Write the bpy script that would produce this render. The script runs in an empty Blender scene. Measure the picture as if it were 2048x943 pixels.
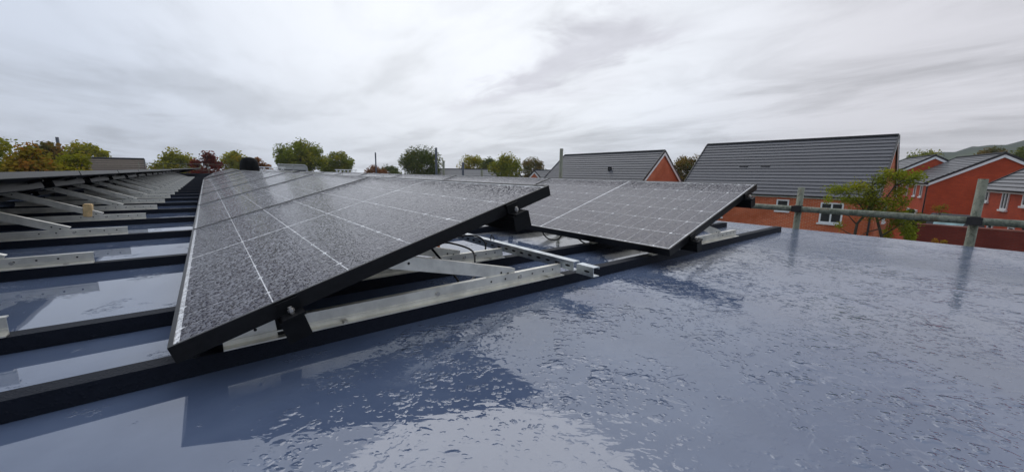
import bpy, bmesh, math, random
from mathutils import Matrix, Vector, Euler
random.seed(7)
S = bpy.context.scene
C = S.collection
rad = math.radians

# ------------------------------------------------------------------ camera
H_CAM = 0.4271
YAW, PITCH, ROLL, F_PX = 0.6802, 0.1643, 0.0169, 750.25
fw = Vector((math.sin(YAW)*math.cos(PITCH), math.cos(YAW)*math.cos(PITCH), -math.sin(PITCH)))
rt = Vector((math.cos(YAW), -math.sin(YAW), 0)); up = rt.cross(fw)
r2 = rt*math.cos(ROLL)+up*math.sin(ROLL); u2 = -rt*math.sin(ROLL)+up*math.cos(ROLL)
cam = bpy.data.cameras.new('camera'); co = bpy.data.objects.new('camera', cam); C.objects.link(co)
cam.sensor_width = 36; cam.lens = 36*F_PX/2048; cam.clip_start = .02; cam.clip_end = 6000
m = Matrix((r2, u2, -fw)).transposed().to_4x4(); m.translation = (0, 0, H_CAM); co.matrix_world = m
S.camera = co

# ------------------------------------------------------------------ sky, sun, exposure
SUN_AZ, SUN_EL = rad(36), rad(58)          # azimuth from +Y towards +X
w = bpy.data.worlds.new("World"); S.world = w; w.use_nodes = True
nt = w.node_tree; nt.nodes.clear()
def N(t, **k):
    n = nt.nodes.new(t)
    for a, b in k.items():
        if a == 'op': n.operation = b
        else: setattr(n, a, b)
    return n
def L(a, b): nt.links.new(a, b)
def math_(op, a, b=None, c=None, clamp=False):
    n = nt.nodes.new('ShaderNodeMath'); n.operation = op; n.use_clamp = clamp
    for i, v in enumerate((a, b, c)):
        if v is None: continue
        if isinstance(v, (int, float)): n.inputs[i].default_value = v
        else: nt.links.new(v, n.inputs[i])
    return n.outputs[0]
def vdot(a, v):
    n = nt.nodes.new('ShaderNodeVectorMath'); n.operation = 'DOT_PRODUCT'
    nt.links.new(a, n.inputs[0]); n.inputs[1].default_value = v
    return n.outputs['Value']
def maprange(v, a, b, c, d, kind='SMOOTHSTEP'):
    n = nt.nodes.new('ShaderNodeMapRange'); n.interpolation_type = kind
    nt.links.new(v, n.inputs[0])
    for i, x in enumerate((a, b, c, d)): n.inputs[i+1].default_value = x
    return n.outputs[0]
def noise(vec, scale, detail=4, rough=.55, dist=0):
    n = nt.nodes.new('ShaderNodeTexNoise'); nt.links.new(vec, n.inputs['Vector'])
    n.inputs['Scale'].default_value = scale; n.inputs['Detail'].default_value = detail
    n.inputs['Roughness'].default_value = rough; n.inputs['Distortion'].default_value = dist
    return n.outputs['Fac']
def comb(x, y, z=0.0):
    n = nt.nodes.new('ShaderNodeCombineXYZ')
    for i, v in enumerate((x, y, z)):
        if isinstance(v, (int, float)): n.inputs[i].default_value = v
        else: nt.links.new(v, n.inputs[i])
    return n.outputs[0]
def mixcol(f, a, b):
    n = nt.nodes.new('ShaderNodeMix'); n.data_type = 'RGBA'
    for s, v in ((n.inputs[0], f), (n.inputs[6], a), (n.inputs[7], b)):
        if isinstance(v, (int, float)): s.default_value = v
        elif isinstance(v, tuple): s.default_value = (*v, 1)
        else: nt.links.new(v, s)
    return n.outputs[2]
sky = N('ShaderNodeTexSky', sky_type='NISHITA', sun_disc=False, sun_elevation=SUN_EL, sun_rotation=SUN_AZ)
tc = N('ShaderNodeTexCoord'); D = tc.outputs['Generated']
sep = N('ShaderNodeSeparateXYZ'); L(D, sep.inputs[0])
elev = math_('MAXIMUM', sep.outputs[2], 0.0)
den = math_('ADD', elev, .08)
ca, sa = math.cos(rad(5.4)), math.sin(rad(5.4))
along = math_('DIVIDE', vdot(D, (sa, ca, 0)), den); perp = math_('DIVIDE', vdot(D, (ca, -sa, 0)), den)
P1 = comb(math_('MULTIPLY', along, .42), perp, 0.0)
P2 = comb(math_('MULTIPLY', along, .8), math_('MULTIPLY', perp, 1.1), 3.7)
big = noise(P1, .8, 5, .55, .3)
fine = noise(P2, 1.7, 7, .6, .35)
sd = (math.sin(SUN_AZ)*math.cos(rad(27)), math.cos(SUN_AZ)*math.cos(rad(27)), math.sin(rad(27)))
glow = maprange(vdot(D, sd), .66, .995, 0, 1)                     # thin cloud round the hidden sun
edge = math_('ADD', perp, math_('MULTIPLY', math_('SUBTRACT', fine, .5), 1.5))
wisp = math_('MULTIPLY', maprange(math_('ABSOLUTE', math_('SUBTRACT', edge, 1.84)), .0, .42, 1, 0),
             math_('MULTIPLY', maprange(along, 1.1, 1.55, 0, 1), maprange(along, 2.6, 5.0, 1, .0)))
wisp2 = math_('MULTIPLY', maprange(math_('ABSOLUTE', math_('SUBTRACT', edge, 2.3)), .05, .5, 1, 0),
             math_('MULTIPLY', maprange(along, 1.7, 2.2, 0, 1), maprange(along, 3.2, 5.2, .5, 0)))
val = math_('ADD', .77, math_('MULTIPLY', glow, .27))
val = math_('SUBTRACT', val, math_('MULTIPLY', maprange(big, .46, .66, 0, 1), .17))
val = math_('SUBTRACT', val, math_('MULTIPLY', maprange(fine, .50, .72, 0, 1), .07))
streak = noise(comb(math_('MULTIPLY', along, .62), math_('MULTIPLY', perp, 1.0), 9.0), .95, 7, .6, .7)
val = math_('SUBTRACT', val, math_('MULTIPLY', math_('MULTIPLY', maprange(streak, .42, .66, 0, 1), maprange(perp, .6, 3.2, .30, 1)), .16))
val = math_('SUBTRACT', val, math_('MULTIPLY', wisp, .25))
val = math_('SUBTRACT', val, math_('MULTIPLY', wisp2, .10))
warm = mixcol(maprange(vdot(D, (.96, -.1, .25)), .75, .97, 0, 1), (.86, .94, 1.09), (.95, .945, 1.01))
ccol = mixcol(glow, warm, (.955, .985, 1.035))
ccol = mixcol(math_('MAXIMUM', wisp, math_('MULTIPLY', wisp2, .6)), ccol, (.955, .965, 1.05))
vm = N('ShaderNodeVectorMath', op='SCALE'); L(ccol, vm.inputs[0]); L(val, vm.inputs['Scale'])
bg1 = N('ShaderNodeBackground'); L(sky.outputs[0], bg1.inputs[0]); bg1.inputs[1].default_value = .07
bg2 = N('ShaderNodeBackground'); L(vm.outputs[0], bg2.inputs[0]); bg2.inputs[1].default_value = 1.0
mx = N('ShaderNodeMixShader'); mx.inputs[0].default_value = .95
wo = N('ShaderNodeOutputWorld'); L(bg1.outputs[0], mx.inputs[1]); L(bg2.outputs[0], mx.inputs[2]); L(mx.outputs[0], wo.inputs[0])
sun = bpy.data.lights.new('sun', 'SUN'); so = bpy.data.objects.new('sun', sun); C.objects.link(so)
sun.energy = .6; sun.angle = rad(50); sun.color = (1, .97, .93)
sv = Vector((math.sin(SUN_AZ)*math.cos(SUN_EL), math.cos(SUN_AZ)*math.cos(SUN_EL), math.sin(SUN_EL)))
so.rotation_euler = sv.to_track_quat('Z', 'Y').to_euler()
vs = S.view_settings; vs.view_transform = 'Standard'; vs.look = 'None'; vs.exposure = .10; vs.gamma = 1; vs.use_curve_mapping = False
S.cycles.max_bounces = 6; S.cycles.transparent_max_bounces = 6

# ------------------------------------------------------------------ materials
MATS = {}
class Mat:
    """tiny node-graph writer"""
    def __init__(s, name):
        global nt
        s.m = bpy.data.materials.new(name); s.m.use_nodes = True; s.t = s.m.node_tree; nt = s.t
        s.b = s.t.nodes['Principled BSDF']; MATS[name] = s.m
        g = s.t.nodes.new('ShaderNodeNewGeometry'); s.pos = g.outputs['Position']
        o = s.t.nodes.new('ShaderNodeTexCoord'); s.obj = o.outputs['Object']; s.uv = o.outputs['UV']
    def set(s, **k):
        names = dict(col='Base Color', rough='Roughness', metal='Metallic', coat='Coat Weight', coatr='Coat Roughness', ior='IOR', spec='Specular IOR Level', trans='Transmission Weight', sub='Subsurface Weight', normal='Normal', coatn='Coat Normal')
        for a, v in k.items():
            i = s.b.inputs[names[a]]
            if isinstance(v, tuple): i.default_value = (*v, 1)
            elif isinstance(v, (int, float)): i.default_value = v
            else: s.t.links.new(v, i)
        return s
    def bump(s, h, strength=1, dist=.01, normal=None):
        n = s.t.nodes.new('ShaderNodeBump'); s.t.links.new(h, n.inputs['Height'])
        n.inputs['Strength'].default_value = strength; n.inputs['Distance'].default_value = dist
        if normal: s.t.links.new(normal, n.inputs['Normal'])
        return n.outputs[0]
def voronoi(vec, scale, feature='F1', rnd=1.0):
    n = nt.nodes.new('ShaderNodeTexVoronoi'); n.feature = feature
    nt.links.new(vec, n.inputs['Vector']); n.inputs['Scale'].default_value = scale; n.inputs['Randomness'].default_value = rnd
    return n
def vscale(vec, s):
    n = nt.nodes.new('ShaderNodeVectorMath'); n.operation = 'MULTIPLY'; nt.links.new(vec, n.inputs[0]); n.inputs[1].default_value = s
    return n.outputs[0]
def rotz(vec, a):
    n = nt.nodes.new('ShaderNodeVectorRotate'); n.rotation_type = 'Z_AXIS'; nt.links.new(vec, n.inputs['Vector']); n.inputs['Angle'].default_value = a
    return n.outputs[0]

def simple(name, col, rough=.5, metal=0, var=.15, scale=20, bump=0, **k):
    M = Mat(name)
    n = noise(M.obj, scale, 4, .6)
    c = mixcol(maprange(n, .3, .7, 0, 1), tuple(x*(1-var) for x in col), tuple(min(1, x*(1+var)) for x in col))
    M.set(col=c, rough=rough, metal=metal, **k)
    if bump: M.set(normal=M.bump(n, .5, bump))
    return M.m

def drops_height(M, scale, thr=.36):
    """rain beads: round caps of uneven size on a plane"""
    wob = noise(M.pos, scale*.9, 1, .5)
    v = voronoi(M.pos, scale); d = v.outputs['Distance']
    size = nt.nodes.new('ShaderNodeSeparateColor'); nt.links.new(v.outputs['Color'], size.inputs[0])
    r = math_('ADD', math_('MULTIPLY', size.outputs[0], .30), thr-.13)
    q = math_('DIVIDE', math_('ADD', d, math_('MULTIPLY', math_('SUBTRACT', wob, .5), .35)), r)
    return math_('SQRT', math_('MAXIMUM', math_('SUBTRACT', 1.0, math_('MULTIPLY', q, q)), 0.0))

# --- blue single-ply roof membrane, flooded with rain
M = Mat('wet_membrane')
px = nt.nodes.new('ShaderNodeSeparateXYZ'); L(M.pos, px.inputs[0])
X, Y = px.outputs[0], px.outputs[1]
mot = noise(M.pos, 3.2, 5, .6); mot2 = noise(M.pos, 40, 3, .6)
base = mixcol(maprange(mot, .35, .65, 0, 1), (.082, .112, .186), (.106, .140, .220))
glare_tint = math_('MULTIPLY', maprange(noise(M.pos, 2.1, 6, .62, .4), .54, .66, 0, 1), math_('MULTIPLY', maprange(Y, 1.02, 1.3, 0, 1), maprange(Y, 2.4, 3.6, 1, 0)))  # wet sky glare about the right-hand row, painted into the base as pale beige
glare_tint = math_('MULTIPLY', glare_tint, math_('MULTIPLY', maprange(X, .9, 1.3, 0, 1), .75))
base = mixcol(maprange(noise(M.pos, 1.1, 6, .65, .8), .5, .62, 0, .4), base, (.105, .128, .175))
base = mixcol(glare_tint, base, (.30, .29, .26))
# where the water stands smooth (left bays, along the near batten) and where it beads
big_n = noise(M.pos, 1.5, 4, .55, .5)
d_smooth = math_('ADD', math_('MULTIPLY', X, 1.0), math_('MULTIPLY', math_('SUBTRACT', .86, Y), .95))
d_smooth = math_('ADD', d_smooth, math_('MULTIPLY', math_('SUBTRACT', big_n, .5), .9))
bead = maprange(d_smooth, .17, .32, 0.0, 1)
inbay = maprange(Y, .90, .97, 1, .10); bead = math_('MULTIPLY', bead, math_('MAXIMUM', inbay, maprange(X, 2.2, 2.8, 0, .8)))
def beads(scale, keep, wob_s, wob, squash, seed):
    """flattened water blobs of uneven outline, some cells empty"""
    q = vscale(rotz(M.pos, rad(33+seed*9)), (1.0, squash, 0.0))
    n = nt.nodes.new('ShaderNodeTexNoise'); nt.links.new(q, n.inputs['Vector']); n.inputs['Scale'].default_value = scale*wob_s; n.inputs['Detail'].default_value = 2
    o = nt.nodes.new('ShaderNodeVectorMath'); o.operation = 'MULTIPLY_ADD'; nt.links.new(n.outputs['Color'], o.inputs[0]); o.inputs[1].default_value = (wob/scale,)*3; nt.links.new(q, o.inputs[2])
    v = voronoi(o.outputs[0], scale); c = nt.nodes.new('ShaderNodeSeparateColor'); nt.links.new(v.outputs['Color'], c.inputs[0])
    r = math_('MULTIPLY', maprange(c.outputs[0], 1-keep, 1.0, 0, 1, 'LINEAR'), .62)
    return maprange(math_('SUBTRACT', r, v.outputs['Distance']), -.02, .30, 0, 1)
h1 = beads(12, .40, 1.6, 1.2, 1.35, 0); h2 = beads(32, .6, 1.4, .9, 1.3, 1); h3 = beads(78, .8, 1.2, .6, 1.25, 2)
f1 = noise(M.pos, 7, 4, .55, .7); m1 = math_('ADD', maprange(f1, .54, .575, 0, 1), maprange(noise(M.pos, 3.1, 4, .55, .9), .53, .58, 0, .4))      # ragged edges of the standing film
hsum = math_('ADD', math_('ADD', math_('MULTIPLY', m1, .40), math_('MULTIPLY', h1, 1.3)), math_('ADD', math_('MULTIPLY', h2, 1.15), math_('MULTIPLY', h3, .62)))
patch = maprange(noise(M.pos, 3.5, 4, .6, .6), .40, .62, .12, 1)
hb = math_('MULTIPLY', math_('MULTIPLY', hsum, bead), patch)
rip = noise(vscale(rotz(M.pos, rad(38)), (1, 3, 1)), 14, 2, .5)
hb = math_('ADD', hb, math_('MULTIPLY', math_('MULTIPLY', rip, bead), .12))
hb = math_('ADD', hb, math_('MULTIPLY', noise(M.pos, 2.5, 2, .5), .25))
# drips along the left bays
ring = math_('MULTIPLY', maprange(noise(vscale(M.pos, (1, 2.2, 1)), 60, 3, .6), .52, .66, 0, 1), maprange(noise(M.pos, 6, 3, .55), .58, .66, 0, .4))
hb = math_('ADD', hb, math_('MULTIPLY', ring, math_('SUBTRACT', 1.0, bead)))
nb = M.bump(hb, 1.0, .0026)
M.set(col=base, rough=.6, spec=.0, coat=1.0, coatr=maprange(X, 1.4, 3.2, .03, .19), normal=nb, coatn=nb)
M.b.inputs['Coat IOR'].default_value = 1.95

M = Mat('wet_batten')
n = noise(M.pos, 60, 3, .6); v = voronoi(M.pos, 150)
M.set(col=mixcol(n, (.005, .007, .013), (.010, .013, .022)), rough=.55, spec=.12, normal=M.bump(maprange(v.outputs['Distance'], .1, .5, 1, 0), .6, .0012))

# --- panel laminate: cell faces and white backsheet, both under rain beads
def laminate(name, c1, c2):
    M = Mat(name)
    h = drops_height(M, 135, .44)
    film = noise(M.pos, 260, 2, .6)
    h2 = drops_height(M, 46, .30)
    dens = maprange(noise(M.pos, 9, 4, .6), .35, .65, .55, 1.15)
    h = math_('ADD', math_('MULTIPLY', h, dens), math_('MULTIPLY', h2, .35))
    hh = math_('ADD', math_('MULTIPLY', h, 1.0), math_('MULTIPLY', film, .12))
    nb = M.bump(hh, 1.0, .0054)
    streak = noise(vscale(M.pos, (30, 4, 30)), 1.0, 3, .6)
    M.b.inputs['Coat IOR'].default_value = 1.56
    M.set(col=mixcol(maprange(streak, .3, .7, 0, 1), c1, c2), rough=.42, spec=.0, coat=1.0, coatr=.06, normal=nb, coatn=nb)
    return M.m
laminate('cell', (.015, .012, .032), (.021, .017, .041))
laminate('backsheet', (.80, .81, .82), (.84, .84, .85))
simple('black_frame', (.0055, .0055, .0065), .36, 0, .3, 60, .0002, spec=.22)
simple('black_rail', (.0045, .005, .006), .45, 0, .3, 40, spec=.15)
simple('galv', (.72, .70, .63), .38, .80, .14, 16, .0004)
simple('galv_blue', (.62, .66, .68), .30, .8, .25, 22, .0004)
simple('steel_bolt', (.50, .48, .45), .35, .9, .1, 50)
simple('hole_black', (.012, .012, .014), .8)
simple('cable', (.010, .010, .012), .4, 0, .1, 80)
simple('wood', (.62, .44, .22), .7, 0, .25, 30)
simple('orange_plastic', (.75, .20, .03), .45)
simple('trim', (.30, .32, .36), .5)
simple('render_wall', (.42, .40, .37), .8, 0, .1, 2)

def scaffold_mat():
    M = Mat('scaffold_steel')
    a = noise(vscale(M.obj, (1, 1, .6)), 30, 4, .6, 1.0); b = noise(M.obj, 110, 3, .6)
    c = mixcol(maprange(a, .4, .62, 0, 1), (.18, .19, .145), (.085, .10, .07))
    c = mixcol(maprange(noise(M.obj, 9, 5, .65), .56, .66, 0, .7), c, (.15, .085, .045))
    c = mixcol(maprange(b, .56, .7, 0, .7), c, (.30, .285, .21))
    M.set(col=c, rough=.55, metal=.25, normal=M.bump(b, .4, .001))
    return M.m
scaffold_mat()
simple('scaffold_dark', (.045, .055, .075), .5, .2, .2, 30)
simple('coupler', (.018, .016, .015), .5, .2, .3, 60)

def brick_mat(name, a, b, mortar):
    M = Mat(name)
    n = nt.nodes.new('ShaderNodeTexBrick'); nt.links.new(M.uv, n.inputs['Vector'])
    n.inputs['Scale'].default_value = 1; n.inputs['Brick Width'].default_value = .225; n.inputs['Row Height'].default_value = .075
    n.inputs['Mortar Size'].default_value = .011; n.inputs['Mortar Smooth'].default_value = .2; n.inputs['Bias'].default_value = -.2
    n.inputs['Color1'].default_value = (*a, 1); n.inputs['Color2'].default_value = (*b, 1); n.inputs['Mortar'].default_value = (*mortar, 1)
    w1 = noise(M.pos, .7, 5, .65, .3)
    c = mixcol(maprange(w1, .35, .7, 0, .75), n.outputs['Color'], tuple(x*.55 for x in a))
    M.set(col=c, rough=.75, spec=.3, normal=M.bump(n.outputs['Fac'], -.6, .006))
    return M.m
brick_mat('brick_orange', (.62, .115, .028), (.47, .068, .017), (.58, .32, .21))
brick_mat('brick_red', (.56, .068, .013), (.42, .042, .010), (.36, .075, .035))
brick_mat('brick_dark', (.22, .026, .014), (.15, .018, .012), (.17, .05, .035))

def tile_mat(name, a, b, coat):
    M = Mat(name)
    n = noise(M.pos, 5, 5, .65); st = noise(vscale(M.obj, (18, .8, .8)), 1, 3, .6)
    oi = nt.nodes.new('ShaderNodeObjectInfo')
    f = math_('ADD', math_('MULTIPLY', n, .6), math_('ADD', math_('MULTIPLY', st, .3), math_('MULTIPLY', oi.outputs['Random'], .25)))
    M.set(col=mixcol(maprange(f, .3, .8, 0, 1), a, b), rough=.55, spec=.2, coat=coat, coatr=.22, normal=M.bump(n, .15, .004))
simple_dark = simple('tile_edge', (.010, .011, .014), .8)
tile_mat('tile_grey', (.058, .062, .075), (.088, .092, .108), .28)
tile_mat('tile_brown', (.085, .066, .052), (.13, .105, .082), .05)
tile_mat('tile_slate', (.070, .075, .085), (.12, .125, .135), .4)
simple('white_pvc', (.78, .79, .80), .35, 0, .05)
simple('black_pvc', (.014, .014, .017), .4)
M = Mat('window_glass'); M.set(col=(.018, .022, .026), rough=.04, spec=.6)
n = noise(M.obj, 1.4, 2); M.set(normal=M.bump(n, .15, .02))
simple('curtain', (.55, .55, .53), .9)
simple('lead_grey', (.35, .36, .36), .6)
simple('teal_sheet', (.35, .55, .55), .3, 0, .25, 3)
simple('shed_felt', (.022, .022, .028), .8)
simple('cream_wood', (.62, .55, .36), .7)
simple('pale_render', (.52, .42, .40), .8, 0, .1, 1)
simple('cowl_black', (.004, .005, .0055), .7, 0, .3, 6, spec=.08)

M = Mat('ground_grass'); n1 = noise(M.pos, .15, 6, .65); n2 = noise(M.pos, 6, 4, .6)
c = mixcol(maprange(n1, .4, .6, 0, 1), (.045, .075, .022), (.085, .095, .04)); c = mixcol(maprange(n2, .35, .7, 0, .6), c, (.03, .045, .016))
M.set(col=c, rough=.9, normal=M.bump(n2, .6, .05))
M = Mat('hill_cover'); n1 = noise(M.pos, .012, 8, .65); n2 = noise(M.pos, .10, 5, .65)
c = mixcol(maprange(n1, .42, .56, 0, 1), (.030, .052, .026), (.060, .085, .036)); c = mixcol(maprange(n2, .45, .62, 0, .85), c, (.020, .033, .020))
M.set(col=c, rough=.95, spec=.1, normal=M.bump(n2, 1, 2.5))

simple('bark', (.060, .048, .036), .9, 0, .35, 12, .01)
def leaf_mat(name, a, b, c_, s=.5):
    M = Mat(name)
    at = nt.nodes.new('ShaderNodeAttribute'); at.attribute_name = 'tint'
    sx = nt.nodes.new('ShaderNodeSeparateColor'); nt.links.new(at.outputs['Color'], sx.inputs[0])
    n = noise(M.obj, s, 3, .6)
    col = mixcol(maprange(n, .38, .62, 0, 1), a, b)
    col = mixcol(maprange(sx.outputs[0], .45, 1.0, 0, .9), col, c_)
    dif = nt.nodes.new('ShaderNodeBsdfDiffuse'); tr = nt.nodes.new('ShaderNodeBsdfTranslucent'); mix = nt.nodes.new('ShaderNodeMixShader')
    for q in (dif, tr): nt.links.new(col, q.inputs[0])
    mix.inputs[0].default_value = .38; nt.links.new(dif.outputs[0], mix.inputs[1]); nt.links.new(tr.outputs[0], mix.inputs[2])
    out = [x for x in nt.nodes if x.type == 'OUTPUT_MATERIAL'][0]; nt.links.new(mix.outputs[0], out.inputs[0])
leaf_mat('leaf_green', (.21, .24, .022), (.12, .155, .020), (.36, .31, .03))
leaf_mat('leaf_lime', (.24, .27, .022), (.13, .17, .02), (.36, .32, .025))
leaf_mat('leaf_darkgreen', (.11, .145, .024), (.065, .095, .020), (.20, .20, .03))
leaf_mat('leaf_yellow', (.36, .34, .022), (.15, .17, .020), (.40, .28, .025))
leaf_mat('leaf_amber', (.34, .22, .022), (.20, .19, .024), (.40, .16, .03))
leaf_mat('leaf_brown', (.19, .14, .028), (.10, .105, .024), (.26, .13, .03))
leaf_mat('leaf_red', (.16, .026, .018), (.075, .016, .015), (.26, .045, .02))
leaf_mat('leaf_orange', (.30, .10, .02), (.20, .085, .02), (.36, .15, .03))

# ------------------------------------------------------------------ mesh helpers
class MB:
    def __init__(s): s.v = []; s.f = []; s.mi = []; s.uv = {}
    def quad(s, pts, mi=0, uv=None):
        i = len(s.v); s.v += [tuple(p) for p in pts]; s.f.append(tuple(range(i, i+len(pts)))); s.mi.append(mi)
        if uv: s.uv[len(s.f)-1] = uv
    def box(s, x0, x1, y0, y1, z0, z1, mi=0, M=None):
        P = [Vector(p) for p in ((x0,y0,z0),(x1,y0,z0),(x1,y1,z0),(x0,y1,z0),(x0,y0,z1),(x1,y0,z1),(x1,y1,z1),(x0,y1,z1))]
        if M: P = [M @ p for p in P]
        s.hexa(P, mi)
    def hexa(s, P, mi=0):
        i = len(s.v); s.v += [tuple(p) for p in P]
        for f in ((0,3,2,1),(4,5,6,7),(0,1,5,4),(1,2,6,5),(2,3,7,6),(3,0,4,7)):
            s.f.append(tuple(i+k for k in f)); s.mi.append(mi)
    def bar(s, a, b, wx, wz, mi=0, upv=(0,0,1), off=(0,0)):
        """box from a to b, wx across, wz along up"""
        a, b = Vector(a), Vector(b); d = (b-a).normalized(); sd_ = d.cross(Vector(upv)).normalized(); u_ = sd_.cross(d)
        P = []
        for e in (a, b):
            for (i, j) in ((-.5,-.5),(.5,-.5),(.5,.5),(-.5,.5)): P.append(e+sd_*(wx*i+off[0])+u_*(wz*j+off[1]))
        i = len(s.v); s.v += [tuple(p) for p in P]
        for f in ((3,2,1,0),(4,5,6,7),(0,1,5,4),(1,2,6,5),(2,3,7,6),(3,0,4,7)): s.f.append(tuple(i+k for k in f)); s.mi.append(mi)
    def tube(s, pts, r, n=8, mi=0, caps=True):
        pts = [Vector(p) for p in pts]; rr = r if isinstance(r, (list, tuple)) else [r]*len(pts)
        i0 = len(s.v); ref = None
        for k, p in enumerate(pts):
            d = (pts[min(k+1, len(pts)-1)]-pts[max(k-1, 0)]).normalized()
            if ref is None: ref = Vector((0,0,1)) if abs(d.z) < .9 else Vector((1,0,0))
            a = (ref-d*ref.dot(d)).normalized(); b = d.cross(a); ref = a
            for j in range(n):
                t = 2*math.pi*j/n; s.v.append(tuple(p+(a*math.cos(t)+b*math.sin(t))*rr[k]))
        for k in range(len(pts)-1):
            for j in range(n):
                s.f.append((i0+k*n+j, i0+k*n+(j+1)%n, i0+(k+1)*n+(j+1)%n, i0+(k+1)*n+j)); s.mi.append(mi)
        if caps:
            s.f.append(tuple(i0+j for j in reversed(range(n)))); s.mi.append(mi)
            s.f.append(tuple(i0+(len(pts)-1)*n+j for j in range(n))); s.mi.append(mi)
    def mesh(s, name, mats, smooth=False):
        me = bpy.data.meshes.new(name); me.from_pydata(s.v, [], s.f)
        for q in (mats if isinstance(mats, (list, tuple)) else [mats]): me.materials.append(MATS[q])
        me.polygons.foreach_set('material_index', s.mi)
        if smooth: me.polygons.foreach_set('use_smooth', [True]*len(s.f))
        if s.uv:
            ul = me.uv_layers.new(name='uv')
            for fi, uvs in s.uv.items():
                for li, t in zip(me.polygons[fi].loop_indices, uvs): ul.data[li].uv = t
        me.update(); return me
    def build(s, name, mats, parent=None, smooth=False, matrix=None): return link(name, s.mesh(name, mats, smooth), parent, matrix)
def link(name, me, parent=None, matrix=None):
    o = bpy.data.objects.new(name, me); C.objects.link(o)
    if parent: o.parent = parent
    if matrix is not None: o.matrix_local = matrix
    return o
def tag(o, label=None, cat=None, group=None, kind=None):
    for k, v in (('label', label), ('category', cat), ('group', group), ('kind', kind)):
        if v: o[k] = v
    return o
def empty(name, matrix, label, cat, group=None):
    o = bpy.data.objects.new(name, None); C.objects.link(o); o.matrix_world = matrix; o.empty_display_size = .1
    return tag(o, label, cat, group)
T = Matrix.Translation
RZ = lambda a: Matrix.Rotation(a, 4, 'Z')
# the roof falls about half a degree: town() turns level-world coordinates into the roof's own frame
TR = Matrix(((.99997, -.00163, -.00811), (.00168, .99998, .0058), (.0081, -.00582, .99995))).to_4x4()
TW = T((0, 0, H_CAM)) @ TR @ T((0, 0, -H_CAM))
ORD = 'nearest second third fourth fifth sixth seventh eighth ninth tenth eleventh twelfth thirteenth fourteenth fifteenth sixteenth seventeenth eighteenth nineteenth twentieth'.split()
def ordinal(i): return ORD[i] if i < len(ORD) else '%dth' % (i+1)

# ------------------------------------------------------------------ the flat roof and its battens
BY = [.997, 1.372]+[1.37+.8775*k for k in range(1, 44)]
RX = 3.925; RY1 = 41.0
root = empty('flat_roof_building', T((0, 0, 0)), 'flat-roofed building under the camera with wet blue membrane roof and black battens', 'building')
b = MB(); b.box(-9, RX-.06, -4, RY1-.06, -5.3, -.122); b.build('wall', 'render_wall', root)
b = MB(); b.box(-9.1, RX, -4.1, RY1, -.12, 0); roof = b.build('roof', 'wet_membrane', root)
b = MB(); b.box(RX, RX+.012, -4.1, RY1, -.10, -.006); b.build('edge_trim', 'trim', root)
def batten_mesh(x0, x1, h=.038, wd=.044):
    b = MB(); n = 14; xs = [x0+(x1-x0)*i/n for i in range(n+1)]
    for i in range(n):
        a, c = xs[i], xs[i+1]
        b.hexa([(a,-wd/2-.004,.0),(c,-wd/2-.004,0),(c,wd/2+.004,0),(a,wd/2+.004,0),(a,-wd/2,h),(c,-wd/2,h),(c,wd/2,h),(a,wd/2,h)])
    return b.mesh('batten', 'wet_batten')
bm1, bm2, bm3 = batten_mesh(-6, 3.60), batten_mesh(-6, 3.50), batten_mesh(-8.5, 3.46)
for i, y in enumerate(BY):
    link('batten', (bm1, bm2)[i] if i < 2 else bm3, roof, T((0, y, .001)))

# ------------------------------------------------------------------ solar panels
LP, W_, TILT, ZL = 1.755, 1.004, .2931, .1011
PL = LP-.02
CX, CY = .162, .0771
def panel_meshes():
    b = MB(); h, t, lip = .035, .0016, .0075
    for (x0, x1, y0, y1) in ((0, W_, 0, .0075), (0, W_, PL-.0075, PL), (0, .0075, .0075, PL-.0075), (W_-.0075, W_, .0075, PL-.0075)):
        b.box(x0, x1, y0, y1, -h, 0)
    # lower return flange
    for (x0, x1, y0, y1) in ((.0075, W_-.0075, .0075, .03), (.0075, W_-.0075, PL-.03, PL-.0075), (.0075, .03, .03, PL-.03), (W_-.03, W_-.0075, .03, PL-.03)):
        b.box(x0, x1, y0, y1, -h, -h+.002)
    frame = b.mesh('frame', 'black_frame')
    b = MB(); b.box(.0075, W_-.0075, .0075, PL-.0075, -.0070, -.0022); back = b.mesh('backsheet', ['backsheet', 'black_frame'])
    for p in back.polygons: p.material_index = 0 if p.normal.z > .5 else 1
    b = MB(); b.box(.42, .52, PL/2-.04, PL/2+.04, -.028, -.0072); jb = b.mesh('junction_box', 'black_rail')
    return frame, back, jb
PF, PB, PJ = panel_meshes()
def cell_poly(x0, y0, flip):
    wx, wy, c = .1594, .0757, .0062
    P = [(0, 0), (wx, 0), (wx, wy-c), (wx-c, wy), (c, wy), (0, wy-c)]
    if flip: P = [(x, wy-y) for x, y in P][::-1]
    return [(x0+x, y0+y) for x, y in P]
def add_cell(b, x0, y0, flip, z0=-.0022, z1=-.00212):
    P = cell_poly(x0, y0, flip); n = len(P)
    b.quad([(x, y, z1) for x, y in P])
    for i in range(n):
        (x, y), (u, v) = P[i], P[(i+1) % n]; b.quad([(x, y, z0), (u, v, z0), (u, v, z1), (x, y, z1)])
def cell_spots():
    out = []
    for half in (0, 1):
        for j in range(11):
            y = .0150+j*CY+half*(11*CY+.009)
            flip = (j % 2 == 1) if half == 0 else (j % 2 == 0)
            for i in range(6): out.append((.0170+i*CX, y, flip))
    return out
SPOTS = cell_spots()
b = MB(); add_cell(b, 0, 0, False); CELL0 = b.mesh('cell', 'cell')
b = MB(); add_cell(b, 0, 0, True); CELL1 = b.mesh('cell', 'cell')
b = MB()
for s_ in SPOTS: add_cell(b, *s_)
CELLS = b.mesh('cell_array', 'cell')
ROWNAME = {'A': 'middle row', 'B': 'right-hand row', 'C': 'left-hand row seen from behind'}
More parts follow.
